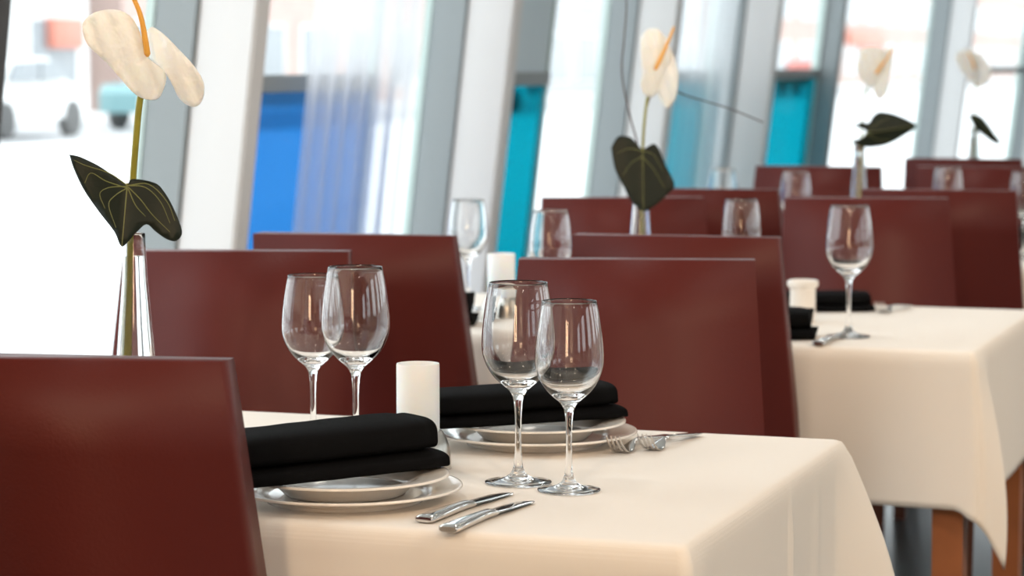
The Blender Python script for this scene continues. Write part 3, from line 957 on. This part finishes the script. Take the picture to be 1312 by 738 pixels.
def flower_obj(px, loc, label, lobes, spadix, stem, stem_r=0.0028, step=0.006):
    t = thing('anthurium_flower', label, 'flower', loc, group='cream anthurium flowers')
    bm = bmesh.new()
    for outline, (bulge, tilt_u, tilt_v, base) in lobes:
        uv = px.lst(outline)
        cu, cv = sum(p[0] for p in uv) / len(uv), sum(p[1] for p in uv) / len(uv)
        rad = max(math.hypot(p[0] - cu, p[1] - cv) for p in uv)
        def depth(u, v, cu=cu, cv=cv, rad=rad, bulge=bulge, tu=tilt_u, tv=tilt_v, base=base):
            q = min(1, math.hypot(u - cu, v - cv) / rad)
            rip = 0.0022 * math.sin(260 * (u - cu) + 90 * (v - cv)) * (0.3 + q)
            return base + bulge * (1 - q * q) + tu * (u - cu) + tv * (v - cv) + rip
        sheet(bm, uv, step, depth)
    sp = from_bm('spathe', bm, 'spathe', t, sharp=None)
    sol = sp.modifiers.new('thickness', 'SOLIDIFY'); sol.thickness = 0.0018; sol.offset = 0
    pts = catmull([world((*px.uv(p[:2]), p[2])) for p in spadix], 6)
    n = len(pts)
    bm = bmesh.new(); r0 = 0.0042 * (px.s / px.s)
    tube(bm, pts, [r0 * (1 - 0.45 * i / n) if 0 < i < n - 1 else r0 * 0.4 for i in range(n)], 12); from_bm('spadix', bm, 'spadix', t)
    pts = catmull([world((*px.uv(p[:2]), p[2])) for p in stem], 8)
    bm = bmesh.new(); tube(bm, pts, stem_r, 10); from_bm('stem', bm, 'stem', t)
    return t

# nearest arrangement
V1 = (-1.535, 2.960, 0.7502)
make_vase('slender glass vase of water behind the nearest chair', V1[0], V1[1])
p1 = Px(177, 578, 990.0)
flower_obj(p1, V1, 'large cream anthurium flower in the nearest vase at left',
    [([(201, 78), (191, 43), (178, 24), (156, 17), (132, 24), (122, 37), (128, 61), (149, 82), (167, 104), (184, 124), (206, 130), (218, 115), (219, 95)], (0.012, -0.25, 0.15, 0.022)),
     ([(196, 44), (204, 39), (223, 52), (243, 72), (258, 89), (269, 108), (267, 128), (256, 139), (238, 130), (227, 108), (216, 91), (200, 78), (193, 60)], (0.010, 0.30, 0.10, 0.002))],
    [(201, 76, 0.030), (199, 55, 0.036), (194, 25, 0.040), (184, 0, 0.042), (174, -16, 0.042)],
    [(198, 84, 0.006), (187, 130, 0.004), (181, 180, 0.002), (175, 240, -0.004), (171, 325, -0.002), (168, 460, -0.006), (165, 548, -0.008)], stem_r=0.0044)
leaf_obj(p1, V1, 'dark veined heart leaf on the nearest vase at left',
    [(98, 199), (112, 202), (136, 213), (158, 227), (173, 236), (180, 229), (206, 234), (218, 245), (230, 266), (241, 295), (234, 307), (222, 305), (208, 295), (197, 286), (184, 297), (168, 313), (158, 295), (136, 269), (117, 243), (104, 217)],
    (174, 236), (168, 312),
    [[(174, 237), (150, 222), (120, 213), (104, 206)], [(174, 238), (150, 240), (138, 248), (145, 266)], [(174, 240), (158, 250), (150, 262), (160, 290)], [(173, 240), (146, 232), (126, 222), (118, 235)],
     [(175, 237), (196, 240), (214, 258), (226, 285)], [(175, 239), (190, 255), (205, 275), (226, 296)], [(175, 241), (184, 262), (196, 276)], [(175, 237), (200, 236), (222, 258), (232, 282)]],
    lambda a, s: 0.012 - 0.32 * abs(s) + 0.9 * max(0, abs(s) - 0.035) ** 1.5 + 0.012 * a, [(-0.003, 0.335, 0.010), (-0.004, 0.318, 0.002)], back=0.022)

# second arrangement
V2 = (-1.412, 4.865, 0.7502)
make_vase('slender glass vase on the second table below the heart leaf', V2[0], V2[1])
p2 = Px(821, 406, 650.0)
flower_obj(p2, V2, 'cream anthurium flower before the second curtain, middle of picture',
    [([(819, 49), (829, 39), (842, 40), (854, 55), (858, 75), (846, 100), (841, 117), (835, 125), (825, 122), (819, 108), (821, 95), (819, 71)], (0.012, -0.2, 0.1, 0.012)),
     ([(848, 60), (856, 62), (863, 79), (867, 99), (864, 126), (854, 139), (845, 130), (840, 115), (838, 98), (842, 80)], (0.010, 0.25, 0.05, 0.004))],
    [(837, 91, 0.022), (845, 75, 0.026), (854, 54, 0.03), (861, 36, 0.03)],
    [(834, 110, 0.006), (828, 130, 0.0), (823, 190, 0.0), (822, 280, 0.0), (819, 370, 0.006)])
leaf_obj(p2, V2, 'dark green heart leaf hanging over the second vase',
    [(782, 189), (791, 175), (807, 176), (819, 189), (824, 190), (835, 184), (842, 189), (852, 212), (863, 236), (854, 248), (837, 263), (823, 269), (807, 256), (799, 240), (787, 216)],
    (822, 191), (823, 268),
    [[(822, 193), (805, 190), (790, 196)], [(822, 200), (808, 208), (797, 224)], [(823, 193), (836, 198), (848, 218)], [(823, 202), (836, 216), (850, 240)]],
    lambda a, s: 0.010 - 0.22 * abs(s) + 0.8 * max(0, abs(s) - 0.03) ** 1.5 + 0.01 * a, [(0.0, 0.30, 0.005), (0.003, 0.23, 0.004), (0.006, 0.06, 0.004)], back=0.02)
def twig(px, loc, label, pts, r=0.0020):
    bm = bmesh.new()
    q = catmull([world((*px.uv(p[:2]), p[2])) for p in pts], 8)
    n = len(q)
    tube(bm, q, [r * (1 - 0.4 * i / n) for i in range(n)], 7)
    o = from_bm('grass_stalk', bm, 'twig', sharp=None); o.location = loc
    tag(o, label, 'stalk', 'dry grass stalks')
twig(p2, V2, 'dark dry stalk rising left of the middle flower', [(820, 330, -0.006), (820, 250, -0.008), (817, 190, -0.01), (806, 145, -0.02), (797, 95, -0.03), (800, 50, -0.04), (803, 10, -0.05), (801, -20, -0.05)])
twig(p2, V2, 'dark dry stalk arching to the right of the middle flower', [(823, 330, -0.004), (823, 250, -0.006), (824, 190, -0.008), (828, 140, -0.02), (842, 112, -0.035), (862, 116, -0.04), (885, 125, -0.04), (935, 140, -0.05), (980, 158, -0.06)])

# third arrangement
V3 = (-1.362, 6.770, 0.7502)
make_vase('slender glass vase on the third table, right of middle', V3[0], V3[1])
p3 = Px(1100, 321, 481.0)
flower_obj(p3, V3, 'pale cream anthurium flower in the third vase, before the bright window',
    [([(1097, 64), (1112, 61), (1128, 64), (1132, 80), (1122, 100), (1115, 112), (1102, 105), (1094, 89)], (0.012, -0.2, 0.1, 0.012)),
     ([(1122, 66), (1138, 63), (1139, 80), (1136, 99), (1133, 119), (1124, 128), (1117, 115), (1116, 95)], (0.010, 0.25, 0.05, 0.004))],
    [(1118, 95, 0.022), (1127, 82, 0.028), (1140, 63, 0.03)],
    [(1114, 100, 0.006), (1106, 125, 0.0), (1102, 170, 0.0), (1101, 230, 0.0), (1098, 300, 0.006)])
leaf_obj(p3, V3, 'dark green leaf pointing right above the third vase',
    [(1089, 161), (1101, 156), (1109, 157), (1116, 147), (1125, 143), (1145, 147), (1168, 160), (1154, 173), (1135, 184), (1118, 188), (1105, 188), (1092, 184), (1089, 180), (1101, 176), (1107, 170), (1102, 165)],
    (1106, 170), (1167, 160), [[(1106, 170), (1120, 158), (1135, 150)], [(1106, 170), (1120, 178), (1138, 180)]],
    lambda a, s: 0.012 - 0.25 * abs(s) + 0.02 * a, [(0.006, 0.29, 0.0), (0.002, 0.22, 0.0), (0.004, 0.06, 0.004)], back=0.02)

# fourth arrangement
V4 = (-1.356, 8.665, 0.7502)
make_vase('slender glass vase on the farthest table at right', V4[0], V4[1])
p4 = Px(1249, 271, 381.0)
flower_obj(p4, V4, 'faint cream anthurium flower in the farthest vase at right',
    [([(1223, 69), (1236, 63), (1248, 68), (1254, 85), (1254, 100), (1250, 110), (1236, 98), (1224, 82)], (0.012, -0.2, 0.1, 0.012)),
     ([(1244, 67), (1255, 71), (1268, 89), (1265, 105), (1252, 112), (1246, 95)], (0.010, 0.25, 0.05, 0.004))],
    [(1248, 90, 0.02), (1243, 78, 0.028), (1238, 68, 0.03)],
    [(1250, 98, 0.006), (1250, 125, 0.0), (1250, 170, 0.0), (1250, 200, 0.0), (1248, 255, 0.004)])
leaf_obj(p4, V4, 'small dark drooping leaf on the farthest vase',
    [(1238, 146), (1247, 146), (1256, 149), (1264, 157), (1272, 168), (1283, 183), (1274, 183), (1262, 175), (1252, 167), (1244, 157)],
    (1245, 151), (1282, 182), [[(1246, 152), (1258, 155), (1268, 166)]],
    lambda a, s: 0.012 - 0.2 * abs(s) - 0.02 * a, [(0.0, 0.29, 0.0), (0.0, 0.22, 0.0), (0.002, 0.06, 0.004)], back=0.02)
